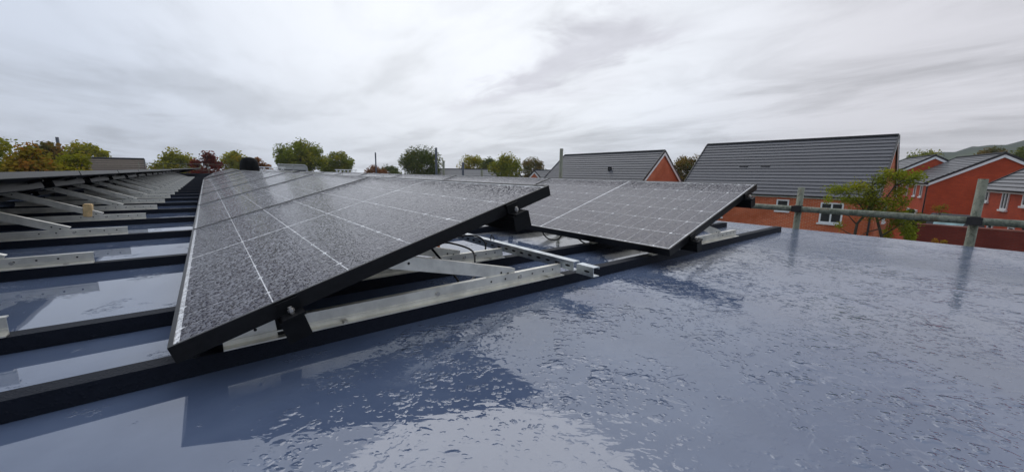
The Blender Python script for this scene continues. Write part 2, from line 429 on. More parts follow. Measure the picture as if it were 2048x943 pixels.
def panel(row, k, mat, single):
    o = ordinal(k)
    extra = ''
    if row == 'A' and k == 0: lab = 'large wet black solar panel in the foreground, nearest of the middle row'
    elif row == 'B' and k == 0: lab = 'wet black solar panel nearest the roof edge, first of the right-hand row'
    else: lab = '%s wet black solar panel from the near end of the %s' % (o, ROWNAME[row])
    r = empty('solar_panel', mat, lab, 'solar panel', 'solar panels in three tilted rows on the roof')
    link('frame', PF, r); link('backsheet', PB, r); link('junction_box', PJ, r)
    if single:
        for (x, y, f) in SPOTS: link('cell', CELL1 if f else CELL0, r, T((x, y, 0)))
    else:
        tag(link('cell_array', CELLS, r), kind='stuff')
ROWS = {'A': (-.0847, .895, 8), 'B': (1.5991, .845, 8), 'C': (-1.769, -.615, 9)}
jig = random.Random(3)
for row, (x0, y0, n1) in ROWS.items():
    R = Matrix.Rotation(-TILT, 4, 'Y')
    for k in range(n1):
        j = T((0, 0, jig.uniform(-.0015, .0015))) @ Matrix.Rotation(jig.uniform(-.0012, .0012), 4, 'Z') if k else Matrix()
        panel(row, k, T((x0, y0+k*LP, ZL)) @ j @ R, (row == 'A' and k < 3) or (row == 'B' and k < 2))
    # the far half of each row stands past an expansion gap, turned slightly
    ys = y0+n1*LP+.30
    base_ = T((x0, ys, ZL+.012)) @ RZ(rad(-1.7)) @ Matrix.Rotation(.0028, 4, 'X')
    for k in range(11):
        panel(row, n1+k, base_ @ T((0, k*LP, 0)) @ R, False)

# ------------------------------------------------------------------ mounting frames on the battens
ZB = .0405
def holes(b, pts, r=.005):
    for (x, y, z) in pts:
        P = [(x+r*math.cos(t), y, z+r*math.sin(t)) for t in [k*math.pi/4 for k in range(8)]]
        b.quad(P, 1)
def frame_meshes(sh=0.0):
    out = {}
    x0, x1 = .080+sh, 1.135+sh
    b = MB(); b.box(x0, x1, -.0015, .0015, 0, .042); b.box(x0, x1, -.022, -.0015, 0, .003); b.box(x0, x1, .0015, .016, .039, .042)
    b.box(x0, x1, -.0045, -.0015, .012, .015)
    holes(b, [(x, -.0022, .027) for x in (.14, .80+sh, .86+sh, .93+sh, .985+sh, 1.04+sh, 1.09+sh)], .0036)
    out['base_rail'] = b.mesh('base_rail', ['galv', 'hole_black'])
    # brace: web + top flange, rises back under the panel
    A, B_ = Vector((.905+sh, .006, .036)), Vector((.415+sh, .006, .152+sh*.34)); d = (B_-A).normalized(); n = Vector((-d.z, 0, d.x)); n = n if n.z > 0 else -n
    b = MB(); b.bar(A, B_, .003, .040, 0, n, (0, 0)); b.bar(A+n*.0185+Vector((0, .012, 0)), B_+n*.0185+Vector((0, .012, 0)), .022, .003, 0, n)
    for s_ in (.06, .12, .80, .92):
        c = A+(B_-A)*s_; P = [c+Vector((0, -.0024, 0))+d*(.004*math.cos(t))+n*(.004*math.sin(t)) for t in [k*math.pi/4 for k in range(8)]]; b.quad(P, 1)
    out['back_brace'] = b.mesh('back_brace', ['galv', 'hole_black'])
    b = MB()
    ct, st = math.cos(TILT), math.sin(TILT); zo = ZL-ZB
    pn = lambda s_, dn: Vector((s_*ct+dn*st, 0, zo+s_*st-dn*ct))
    b.bar(pn(.10, .043), pn(.93, .043), .030, .012, 0, (-st, 0, ct)); out['panel_beam'] = b.mesh('panel_beam', 'black_rail')
    for nm, s_, hh in (('low_rail', .195, .046), ('high_rail', .835, .046)):
        for tagn, ya, yb in (('', .15, .77), ('_long', .15, 1.10), ('_end', -.135, .45)):
            b = MB(); c = pn(s_, .036+hh/2); a1, a2 = c.copy(), c.copy(); a1.y, a2.y = ya, yb
            wdh = .040 if nm == 'low_rail' else .056
            b.bar(a1, a2, wdh, hh, 0, (-st, 0, ct))
            # ribs on the flank and a folded end cap
            b.bar(a1+Vector((-.5*wdh*ct, .004, -.5*wdh*st)), a2+Vector((-.5*wdh*ct, -.004, -.5*wdh*st)), .004, .016, 0, (-st, 0, ct))
            b.bar(a1+Vector((.5*wdh*ct, .004, .5*wdh*st)), a2+Vector((.5*wdh*ct, -.004, .5*wdh*st)), .004, .016, 0, (-st, 0, ct))
            b.bar(a1+Vector((0, -.003, 0)), a1+Vector((0, -.0002, 0)), .006+wdh, hh+.004, 0, (-st, 0, ct))
            out[nm+tagn] = b.mesh(nm, 'black_rail')
    # low bracket between base rail and low rail, end clamps, bolts
    b = MB(); b.bar(pn(.195, .036), Vector((.205, 0, .002)), .005, .044, 0, (1, 0, 0)); out['low_bracket'] = b.mesh('low_bracket', 'black_rail')
    for nm, s_ in (('low', .200), ('high', .835)):
        b = MB(); c = pn(s_, 0)
        ax_ = Vector((ct, 0, st)); nn = Vector((-st, 0, ct))
        for (lo, hi, ya, yb) in ((-.036, -.030, -.142, -.106), (-.030, -.004, -.106, -.1015)):
            P = []
            for z in (lo, hi):
                for (sx, yy) in ((-.022, ya), (.022, ya), (.022, yb), (-.022, yb)): P.append(c+ax_*sx+nn*z+Vector((0, yy, 0)))
            b.hexa(P)
        out['clamp_'+nm] = b.mesh('end_clamp', 'black_rail')
        b = MB(); e = c+Vector((0, -.122, 0))-nn*.028
        b.tube([e+nn*.003, e+nn*.009], .0065, 6); b.tube([e-nn*.03, e+nn*.003], .004, 6); b.tube([e+nn*.009, e+nn*.014], .004, 6)
        out['bolt_'+nm] = b.mesh('bolt', 'steel_bolt')
    b = MB()
    for x in (.60+sh, .925+sh): b.tube([(x, -.006, .024), (x, -.0016, .024)], .007, 6)
    for x in (.33, 1.06+sh): b.tube([(x, -.012, .003), (x, -.012, .007)], .007, 6)
    out['rail_bolts'] = b.mesh('bolt', 'steel_bolt')
    return out
FM_A = frame_meshes(); FM_C = frame_meshes(.245)
NROW = {'A': 14, 'B': 9, 'C': 24}
for row, (x0, y0, n1) in ROWS.items():
    for i in range(NROW[row]):
        if row == 'C' and i < 1: continue
        y = BY[i]; FM = FM_C if row == 'C' else FM_A
        r = empty('mounting_frame', T((x0, y-.004, ZB)), '%s pale metal mounting frame on its black batten under the %s' % (ordinal(i), {'A': 'middle row', 'B': 'right-hand row', 'C': 'left-hand row'}[row]),
                  'mounting frame', 'metal mounting frames under the solar panels')
        link('base_rail', FM['base_rail'], r); link('back_brace', FM['back_brace'], r); link('panel_beam', FM['panel_beam'], r)
        sfx = '_end' if i == 0 else ''
        if i == 0 or i > 0:
            eo = T((0, -.05 if (row == 'B' and i == 0) else 0, 0))
            if row != 'C': link('low_rail', FM['low_rail'+sfx], r, eo); link('high_rail', FM['high_rail'+sfx], r, eo)
            elif i > 1 and i < 20:
                dy = 3.30+1.2*(i-3)-y-.15+.004
                link('low_rail', FM['low_rail_long'], r, T((0, dy, 0))); link('high_rail', FM['high_rail_long'], r, T((0, dy, 0)))
        link('low_bracket', FM['low_bracket'], r); link('bolt', FM['rail_bolts'], r)
        if i == 0:
            for nm in ('low', 'high'): link('end_clamp', FM['clamp_'+nm], r, eo); link('bolt', FM['bolt_'+nm], r, eo)

# galvanised channel along the ends of the base rails
def channel(x, y0, y1, z, label):
    r = empty('cable_channel', T((x, y0, z)), label, 'cable channel')
    l_ = y1-y0; b = MB(); b.box(0, .0025, 0, l_, 0, .036); b.box(.0025, .034, 0, l_, .0335, .036); b.box(.0025, .034, 0, l_, 0, .0025); b.box(.0315, .034, 0, l_, .0275, .0335)
    b.build('channel_body', 'galv_blue', r)
    b = MB()
    for k in range(int(l_/.055)):
        y = .03+k*.055; P = [(-.0006, y+.014*math.cos(t), .017+.0045*math.sin(t)) for t in [q*math.pi/4 for q in range(8)]]; b.quad(P[::-1])
    tag(b.build('slot', 'hole_black', r), kind='stuff')
channel(1.055, .93, 1.78, .066, 'long galvanised slotted channel behind the middle row of panels')
channel(1.055, .835, .915, .062, 'short galvanised channel offcut at the near end of the slotted channel')

# cables, block, orange packer
def cable(pts, label, r=.0042):
    P = [Vector(p) for p in pts]; out = []
    for i in range(len(P)-1):
        p0, p1, p2, p3 = P[max(i-1, 0)], P[i], P[i+1], P[min(i+2, len(P)-1)]
        for k in range(8):
            t = k/8; out.append(.5*((2*p1)+(p2-p0)*t+(2*p0-5*p1+4*p2-p3)*t*t+(3*p1-p0-3*p2+p3)*t**3))
    out.append(P[-1]); b = MB(); b.tube(out, r, 7)
    return tag(b.build('cable', 'cable', None, True), label, 'cable')
cable([(.58, 1.75, .24), (.74, 1.62, .14), (.89, 1.56, .125), (.98, 1.50, .13), (1.02, 1.47, .10), (1.01, 1.45, .05)], 'black cable arching over behind the middle panel row')
cable([(.60, 1.60, .22), (.72, 1.50, .13), (.80, 1.42, .125), (.86, 1.34, .10), (.84, 1.28, .06), (.80, 1.22, .02), (.72, 1.18, .012)], 'black cable looping down over the pale brace to the roof')
cable([(.72, 1.19, .012), (.66, 1.10, .02), (.64, 1.06, .045), (.62, 1.08, .09), (.57, 1.2, .2)], 'short black cable end lying on the wet roof under the front panel')
cable([(1.075, 1.50, .06), (1.075, 1.495, .115), (1.078, 1.49, .125), (1.09, 1.488, .10), (1.09, 1.488, .064)], 'black cable tie standing up from the slotted channel', .003)
cable([(1.66, 1.75, .088), (1.655, 1.72, .045), (1.65, 1.66, .024), (1.655, 1.59, .036), (1.67, 1.56, .09)], 'black cable loop hanging below the low edge of the right-hand row')
cable([(1.68, 1.49, .088), (1.672, 1.45, .06), (1.69, 1.40, .032), (1.74, 1.34, .03), (1.8, 1.3, .09)], 'black cable drooping under the right-hand row beside the hanging loop')
b = MB(); b.box(-.022, .022, -.03, .03, 0, .092)
bm_ = bmesh.new(); me = b.mesh('wood_block', 'wood'); bm_.from_mesh(me); bmesh.ops.bevel(bm_, geom=bm_.edges[:], offset=.004, segments=2, affect='EDGES'); bm_.to_mesh(me); bm_.free()
o = link('wood_block', me, None, T((-.69, 4.02, .07)) @ Matrix.Rotation(.08, 4, 'Y')); tag(o, 'small pale wooden block standing among the frames of the left row', 'wood block')
b = MB(); b.box(-.02, .02, -.03, .03, 0, .05); b.box(-.012, .012, -.022, .022, .05, .062)
o = b.build('orange_packer', 'orange_plastic', None, False, T((.775, 1.53, .075))); tag(o, 'small orange plastic packer just visible behind the front panel edge', 'packer')

# ------------------------------------------------------------------ scaffolding round the roof edge
def tubes(name, a, c, r, mat, parent=None, matrix=None):
    b = MB(); b.tube([a, c], r, 14); o = b.build(name, mat, parent, True, matrix)
    for p in o.data.polygons:
        if len(p.vertices) > 4: p.use_smooth = False
    return o
g = empty('scaffold_guardrail', T((3.97, 0, 0)), 'grey-green galvanised scaffold guard rail with two posts along the roof edge', 'guard rail')
for y, top in ((0, .445), (.977, .352)):
    tubes('post', (0.035, y, -5.2), (0.035, y, top), .0242, 'scaffold_steel', g)
    b = MB(); b.box(-.032, .065, y-.028, y+.028, .140, .166); b.box(-.030, .062, y-.024, y+.024, .172, .197); b.box(-.045, -.018, y-.034, y+.034, .143, .194)
    b.tube([(.068, y-.012, .168), (.095, y-.012, .168)], .008, 6); b.build('coupler', 'coupler', g)
tubes('rail', (-.012, -2.2, .168), (-.012, 3.9, .1685), .0242, 'scaffold_steel', g)
def post(x, y, z1, label, mat='scaffold_steel', r=.0242, z0=-5.2):
    o = tubes('scaffold_post', (0, 0, z0), (0, 0, z1), r, mat, None, T((x, y, 0)))
    tag(o, label, 'scaffold post', 'scaffold posts standing around the roof')
post(3.98, 3.83, .79, 'mossy grey scaffold post in front of the smaller tiled house roof')
post(3.98, 7.62, .96, 'tall dark scaffold post beside the round dark green tree', 'scaffold_dark')
post(3.98, 7.29, .67, 'short scaffold post just right of the round dark green tree')
post(3.98, 6.50, .63, 'short dark scaffold post left of the yellowing tree', 'scaffold_dark')
post(3.98, 5.84, .49, 'low pale scaffold post below the yellowing tree')
post(3.98, 11.45, .98, 'thin bluish scaffold post above the low orange shrubs', 'scaffold_dark', .02)
post(-9.05, 47.0, 2.70, 'dark blue scaffold post rising from the autumn trees on the far left', 'scaffold_dark', .10)
def guard(a, c, zs, label, np_):
    r = empty('scaffold_guardrail', T(a), label, 'guard rail'); d = Vector(c)-Vector(a)
    for z in zs: tubes('rail', (0, 0, z), (d.x, d.y, d.z+z), .010, 'scaffold_steel', r)
    for k in range(np_): 
        q = d*(k/(np_-1)); tubes('post', (q.x, q.y, -.6), (q.x, q.y, max(zs)+.10), .012, 'scaffold_steel', r)
guard((-4.0, 41.1, 0), (1.6, 41.1, 0), (.28, .78), 'thin pale guard rail across the far end of the roof', 5)
def lattice(a, c, h, n, label):
    r = empty('lattice_beam', T(a), label, 'lattice beam'); d = Vector(c)-Vector(a)
    tubes('chord', (0, 0, 0), d, .03, 'white_pvc', r); tubes('chord', (0, 0, h), (d.x, d.y, d.z+h), .03, 'white_pvc', r)
    for k in range(n):
        p0, p1 = d*(k/n), d*((k+.5)/n), ; p2 = d*((k+1)/n); e = Vector((0, 0, h))
        tubes('lattice_bar', p0, p1+e, .02, 'white_pvc', r); tubes('lattice_bar', p1+e, p2, .02, 'white_pvc', r)
lattice((2.6, 36, .10), (5.0, 35.2, .10), .50, 6, 'white lattice scaffold beam right of the black cowl')
lattice((8.3, 33.6, .05), (9.9, 33, .05), .45, 6, 'short white lattice beam below the pair of green trees')
# black cowl
b = MB(); prof = [(.35, -.1), (.345, .08), (.32, .35), (.295, .58), (.265, .72), (.20, .82), (.09, .865), (.0, .872)]
n = 20
for k in range(len(prof)-1):
    (ra, za), (rb, zb) = prof[k], prof[k+1]
    for j in range(n):
        t0, t1 = 2*math.pi*j/n, 2*math.pi*(j+1)/n
        b.quad([(ra*math.cos(t0), ra*math.sin(t0), za), (ra*math.cos(t1), ra*math.sin(t1), za), (rb*math.cos(t1), rb*math.sin(t1), zb), (rb*math.cos(t0), rb*math.sin(t0), zb)])
o = b.build('vent_cowl', 'cowl_black', None, True, T((1.28, 17.2, 0))); tag(o, 'black round-topped vent cowl rising behind the far end of the middle row', 'vent cowl')
# white glazed cabin at the far end
r = empty('glazed_cabin', T((5.2, 40.5, -.9)) @ RZ(-.15), 'low white-framed cabin with rounded shoulder beyond the far panels', 'cabin')
b = MB(); b.box(0, 2.3, .02, 1.4, .3, 1.72); b.build('cabin_body', 'lead_grey', r)
b = MB(); b.tube([(-.02, 0, .2), (-.02, 0, 1.76)], .045); b.tube([(1.15, 0, .2), (1.15, 0, 1.76)], .045); b.tube([(-.02, 0, 1.40), (1.15, 0, 1.40)], .03); b.tube([(-.05, 0, 1.80), (1.9, 0, 1.80), (2.15, 0, 1.76), (2.28, 0, 1.62), (2.36, 0, .9), (2.4, 0, .2)], .05)
b.build('cabin_frame', 'lead_grey', r)
for x0, x1 in ((.05, 1.08), (1.22, 2.2)):
    b = MB(); b.box(x0, x1, -.012, .012, .9, 1.34); b.build('window', 'window_glass', r)

# ------------------------------------------------------------------ ground, hill
def town_obj(o): o.matrix_world = TW @ o.matrix_world; return o
GZ = -5.4
b = MB(); n = 24; ext = 980
for i in range(n):
    for j in range(n):
        f_ = lambda k: math.copysign(abs(2*k/n-1)**2.2, 2*k/n-1)*ext
        b.quad([(f_(i), f_(j), GZ), (f_(i+1), f_(j), GZ), (f_(i+1), f_(j+1), GZ), (f_(i), f_(j+1), GZ)])
o = b.build('ground', 'ground_grass', None, False, TW.copy()); tag(o, kind='structure')
def hill():
    b = MB(); rg = random.Random(5); na, nr = 60, 10
    pr = []
    for i in range(na+1):
        az = rad(70+i*60/na); row_ = []
        t = (math.degrees(az)-80.5)/10.5
        q = math.degrees(az); tab = ((0, 0), (80, 0), (84, 18), (87, 29), (93, 38), (100, 46), (130, 50))
        for (q0, h0), (q1, h1_) in zip(tab, tab[1:]):
            if q0 <= q <= q1: hgt = h0+(h1_-h0)*(q-q0)/(q1-q0)
        hgt *= 1+.05*math.sin(i*1.7)+.04*math.sin(i*.61)
        for j in range(nr+1):
            d = 330+j*55; k = j/nr; s_ = math.sin(min(1, k*1.6)*math.pi/2)
            row_.append((d*math.sin(az), d*math.cos(az), GZ-.5+(hgt+5.5)*s_*(1+.06*rg.uniform(-1, 1))))
        pr.append(row_)
    for i in range(na):
        for j in range(nr): b.quad([pr[i][j], pr[i+1][j], pr[i+1][j+1], pr[i][j+1]][::-1])
    o = b.build('hill', 'hill_cover', None, True, TW.copy()); tag(o, kind='structure')
hill()

# ------------------------------------------------------------------ houses
def wall_quad(b, p, q, z0, z1, mi=0):
    l_ = math.hypot(q[0]-p[0], q[1]-p[1]); b.quad([(p[0], p[1], z0), (q[0], q[1], z0), (q[0], q[1], z1), (p[0], p[1], z1)], mi, [(0, z0), (l_, z0), (l_, z1), (0, z1)])
def window(parent, o, u, s0, s1, z0, z1, out, panes=2, fr=.07, sill=True):
    """window on the wall through o along unit u; out = outward normal"""
    u = Vector((u[0], u[1], 0)); o = Vector((o[0], o[1], 0)); out = Vector((out[0], out[1], 0))
    Mx = Matrix((u, -out, Vector((0, 0, 1)))).transposed().to_4x4(); Mx.translation = o
    b = MB()
    for (a, c, d, e) in ((s0, s1, z0, z0+fr), (s0, s1, z1-fr, z1), (s0, s0+fr, z0+fr, z1-fr), (s1-fr, s1, z0+fr, z1-fr)): b.box(a, c, -.045, .02, d, e, 0, Mx)
    for k in range(1, panes):
        x = s0+(s1-s0)*k/panes; b.box(x-fr/2, x+fr/2, -.045, .02, z0+fr, z1-fr, 0, Mx)
    w_ = b.build('window', 'white_pvc', parent)
    b = MB(); b.box(s0+fr*.5, s1-fr*.5, -.012, .012, z0+fr*.5, z1-fr*.5, 0, Mx); b.build('pane', 'window_glass', w_)
    if sill: b = MB(); b.box(s0-.06, s1+.06, -.10, -.002, z0-.09, z0-.004, 0, Mx); b.build('sill', 'white_pvc', w_)
def house(label, E, u, v, wd, ln, ze, zr, zg, brick, tile, wins=(), courses=17, group=None, pipe=None, verge='black_pvc', name='brick_house', over=.07, gut=True):
    """gabled house. E = eave corner (x,y); u = unit along eave (length ln), v = unit across gable (width wd)."""
    root = empty(name, TW @ T((E[0], E[1], 0)), label, 'house', group)
    u, v = Vector((*u, 0)).normalized(), Vector((*v, 0)).normalized()
    P = lambda a, c, z: tuple(u*a+v*c+Vector((0, 0, z)))
    P2 = lambda a, c: (u*a+v*c)[:2]
    b = MB()
    wall_quad(b, P2(0, 0), P2(ln, 0), zg, ze); wall_quad(b, P2(ln, wd), P2(0, wd), zg, ze)
    for a in (0, ln):
        b.quad([P(a, 0, zg), P(a, wd, zg), P(a, wd, ze), P(a, wd/2, zr), P(a, 0, ze)], 0, [(0, zg), (wd, zg), (wd, ze), (wd/2, zr), (0, ze)])
    b.build('wall', brick, root)
    slope = Vector((0, 0, zr-ze))+v*(wd/2); sl = slope.length; sd_ = slope.normalized(); nrm = u.cross(sd_); nrm = nrm if nrm.z > 0 else -nrm
    slope2 = Vector((0, 0, zr-ze))-v*(wd/2); sd2 = slope2.normalized(); n2 = u.cross(sd2); n2 = n2 if n2.z > 0 else -n2
    b = MB()
    e0 = Vector(P(0, 0, ze)); e2 = Vector(P(0, wd, ze)); ov = .30
    for (o_, d_, n_) in ((e0, sd_, nrm), (e2, sd2, n2)):
        Q = [o_-u*over-d_*ov, o_+u*(ln+over)-d_*ov, o_+u*(ln+over)+d_*sl, o_-u*over+d_*sl]
        b.hexa([q+n_*.02 for q in Q]+[q+n_*.07 for q in Q])
    rf = b.build('roof', 'tile_edge', root)
    st = (sl+ov)/courses
    for (o_, d_, n_, full) in ((e0, sd_, nrm, 1), (e2, sd2, n2, 1)):
        cb = MB(); tk = min(.045, st*.17)
        Q = lambda t, h: [o_-u*(over-.01)+d_*t+n_*h, o_+u*(ln+over-.01)+d_*t+n_*h]
        a0, a1 = Q(-ov, .072+tk), Q(-ov+tk*1.1, .072); c0, c1 = Q(-ov+st*1.04, .082), Q(-ov+st*1.04, .071)
        cb.hexa([a1[0], a1[1], c1[1], c1[0], a0[0], a0[1], c0[1], c0[0]])
        # undercut so each course throws its own shadow line
        cm = cb.mesh('tile_course', tile)
        for k in range(courses):
            link('tile_course', cm, rf, T(d_*(st*k)))
    b = MB(); top = Vector(P(0, wd/2, zr))+Vector((0, 0, .10)); b.tube([top-u*over, top+u*(ln+over)], .10, 8); b.build('ridge_tiles', 'tile_edge', rf)
    # verges and bargeboards on both gables
    for a in (-over-.02, ln+over+.02):
        for (o_, d_, n_) in ((e0, sd_, nrm), (e2, sd2, n2)):
            b = MB(); b.bar(o_+u*a-d_*ov+n_*.075, o_+u*a+d_*(sl+.03)+n_*.075, .05, .15, 0, n_); b.build('verge', verge, rf)
            b = MB(); b.bar(o_+u*a-d_*ov-n_*.08, o_+u*a+d_*(sl-.02)-n_*.08, .035, .17, 0, n_); b.build('bargeboard', 'white_pvc', rf)
    if gut:
        for c, s_ in ((0, -1), (wd, 1)):
            b = MB(); y = s_*.06
            b.bar(Vector(P(-.15, c, ze-.17))+v*(s_*.06), Vector(P(ln+.15, c, ze-.17))+v*(s_*.06), .03, .17); b.build('fascia', 'white_pvc', root)
            b = MB(); b.tube([Vector(P(-.2, c, ze-.10))+v*(s_*.17), Vector(P(ln+.2, c, ze-.10))+v*(s_*.17)], .065, 8); b.build('gutter', 'black_pvc', root)
    if pipe is not None:
        for a in pipe:
            b = MB(); q = Vector(P(a, 0, 0))-v*.06; b.tube([q+Vector((0, 0, zg)), q+Vector((0, 0, ze-.15))], .04, 8); b.build('downpipe', 'black_pvc', root)
    for (face, s0, s1, z0, z1, pn) in wins:
        if face == 'eave': window(root, P2(0, 0), u, s0, s1, z0, z1, -v, pn)
        else: window(root, P2(0, 0), v, s0, s1, z0, z1, -u, pn)
    return root, P
HG = 'brick houses beyond the roof'
# large house: eave runs along +Y
h, P = house('large red brick house with broad grey tiled roof behind the guard rail', (25.6, 3.1), (-.03, 1), (1, .02), 7.0, 9.7, -.55, 2.47, GZ, 'brick_orange', 'tile_grey',
      [('eave', 1.20, 2.15, -2.06, -.98, 2), ('eave', 3.56, 4.16, -1.56, -.93, 1), ('gable', 3.0, 3.9, -2.1, -1.0, 1), ('eave', 7.0, 8.1, -2.2, -.95, 2)], 17, HG, [.15])
for s_ in (5.4, 6.6):
    b = MB(); q = Vector(P(s_, 1.62, -.55+3.02*1.62/3.5+.13)); b.box(-.07, .07, -.24, .24, -.03, .03, 0, T(q) @ Matrix.Rotation(-.71, 4, 'Y')); b.build('roof_vent', 'tile_edge', h)
h, P = house('smaller brick house with grey tiled roof and triangular gable, left of the large house', (24.1, 15.5), (.02, 1), (1, 0), 6.6, 10.4, -.55, 2.10, GZ, 'brick_orange', 'tile_grey', [('eave', 3, 4.1, -2.1, -1.0, 2)], 15, HG, [.1])
b = MB(); b.box(-.1, .1, -.12, .12, 0, .28, 0, T(Vector(P(3.6, 1.45, -.55+2.65*1.45/3.3+.1)))); b.build('roof_vent', 'tile_edge', h)
# terrace at the far right: gable turned to the camera
U = (.959, .283); V = (.283, -.959)
h, P = house('wide red brick house with plain gable wall and white bargeboard, far right terrace', (41.9, 2.4), U, V, 6.6, 8.3, -.02, 1.93, GZ, 'brick_red', 'tile_slate',
      [('eave', 1.3, 1.85, -1.15, -.25, 1), ('eave', 2.9, 3.45, -1.15, -.25, 1), ('eave', 5.2, 5.75, -1.15, -.25, 1), ('eave', 6.9, 7.6, -1.15, -.25, 1), ('eave', 1.6, 2.4, -3.3, -2.2, 2), ('eave', 3.6, 4.4, -3.3, -2.2, 2)], 14, HG, [.2])
h, P = house('brick house with half-hidden red gable behind the wide plain gable house', (49.50, 6.02), U, V, 6.6, 9.0, .16, 2.16, GZ, 'brick_red', 'tile_slate', [('eave', 2, 2.6, -1.2, -.3, 1)], 12, HG)
h, P = house('red brick house with wet tiled roof cut off by the right picture edge', (29.6, -1.62), U, V, 6.4, 4.9, -.16, 2.2, GZ, 'brick_red', 'tile_slate',
      [('eave', .45, .85, -.95, -.30, 1), ('eave', 2.15, 2.85, -1.25, -.32, 2), ('gable', .75, 1.7, -1.35, -.45, 1), ('eave', 1.0, 1.6, -2.75, -2.0, 1), ('eave', 3.2, 3.8, -2.6, -1.9, 1), ('eave', 4.35, 4.75, -.95, -.2, 1)], 14, HG, [.12])
# far long grey roofs behind the panels
d_ = Vector((math.sin(rad(26)), math.cos(rad(26)), 0))
house('long low grey-roofed house behind the panels beside the round green tree', (25.3, 49.6), (.82, -.57), (.57, .82), 7, 11, -1.4, .92, GZ, 'brick_orange', 'tile_slate', (), 8, HG)
house('low grey-roofed house with tiny gable between the green tree and the scaffold post', (37.2, 41.2), (.72, -.69), (.69, .72), 7, 12, -1.6, .85, GZ, 'brick_orange', 'tile_slate', (), 8, HG)
house('tiny red gable with white bargeboards peeping over the panels', (34.6, 40.0), (.66, .75), (.75, -.66), 2.6, 4, -.75, .72, GZ, 'brick_orange', 'tile_slate', (), 6, HG)
house('tiny white-edged gable left of the red gable peeping over the panels', (32.6, 40.6), (.66, .75), (.75, -.66), 2.0, 4, -.75, .35, GZ, 'pale_render', 'tile_slate', (), 6, HG)
house('brown-tiled house beside the autumn trees on the left', (-11.3, 43.2), (1, .05), (-.05, 1), 8, 7.3, -1.8, 1.36, GZ, 'brick_orange', 'tile_brown', (), 18, HG)
house('pale low building with greyish pink walls under the big green tree', (9.3, 54.0), (.96, -.28), (.28, .96), 5, 6.4, -.10, .22, GZ, 'pale_render', 'tile_slate', (), 4, HG)

# boundary wall, shed, gazebo, trellis on the right
def boundary(E, d, ln, z0, z1, label, brick):
    root = empty('garden_wall', TW @ T((E[0], E[1], 0)), label, 'garden wall'); d = Vector((*d, 0)).normalized(); n_ = Vector((-d.y, d.x, 0))
    b = MB()
    wall_quad(b, (0, 0), (d*ln)[:2], z0, z1); q = n_*.22; wall_quad(b, (d*ln+q)[:2], q[:2], z0, z1); wall_quad(b, q[:2], (0, 0), z0, z1); wall_quad(b, (d*ln)[:2], (d*ln+q)[:2], z0, z1)
    b.quad([(0, 0, z1), tuple(d*ln+Vector((0, 0, z1))), tuple(d*ln+q+Vector((0, 0, z1))), tuple(q+Vector((0, 0, z1)))]); b.build('wall', brick, root)
    for z in (z1, z0+.55, z0+.85):
        b = MB(); b.bar(d*-.05+n_*.11+Vector((0, 0, z+.03)), d*(ln+.05)+n_*.11+Vector((0, 0, z+.03)), .30 if z == z1 else .25, .06); b.build('coping' if z == z1 else 'string_course', 'brick_course', root)
brick_mat('brick_course', (.34, .07, .045), (.26, .05, .03), (.30, .12, .09))
boundary((28.2, 1.75), (.06, -1), 12, GZ, -2.02, 'long dark red brick garden wall behind the guard rail on the right', 'brick_dark')
r = empty('garden_shed', TW @ T((33.5, 1.6, GZ)), 'dark felted shed roof above the garden wall', 'shed')
b = MB(); b.box(0, 3, -3.9, 0, 0, 2.9); b.build('wall', 'shed_felt', r)
b = MB(); b.hexa([(-.2,-4.1,2.92),(3.2,-4.1,2.92),(3.2,.2,2.92),(-.2,.2,2.92),(.9,-4.0,3.55),(2.1,-4.0,3.55),(2.1,.1,3.55),(.9,.1,3.55)]); b.build('roof', 'shed_felt', r)
r = empty('gazebo', TW @ T((30.6, 1.25, GZ)), 'small pale teal canopy showing above the dark garden wall', 'gazebo')
b = MB(); b.hexa([(-.35,-.95,3.30),(1.1,-.95,3.30),(1.1,.1,3.30),(-.35,.1,3.30),(-.1,-1.1,3.62),(.9,-1.1,3.62),(.9,.05,3.62),(-.1,.05,3.62)]); b.build('canopy', 'teal_sheet', r)
for x in (-.2, .9):
    for y in (-.85, -.05): tubes('post', (x, y, 0), (x, y, 3.31), .05, 'white_pvc', r)
r = empty('garden_trellis', TW @ T((20.6, 1.72, GZ)), 'pale cream wooden trellis behind the slender tree by the garden wall', 'trellis')
for k in range(4): b = MB(); b.box(-.02, .02, -.62, .62, 2.62+k*.15, 2.68+k*.15); b.build('slat', 'cream_wood', r)
for k in range(5): b = MB(); b.box(.022, .05, -.62+k*.295, -.56+k*.295, 0, 3.12); b.build('upright', 'cream_wood', r)

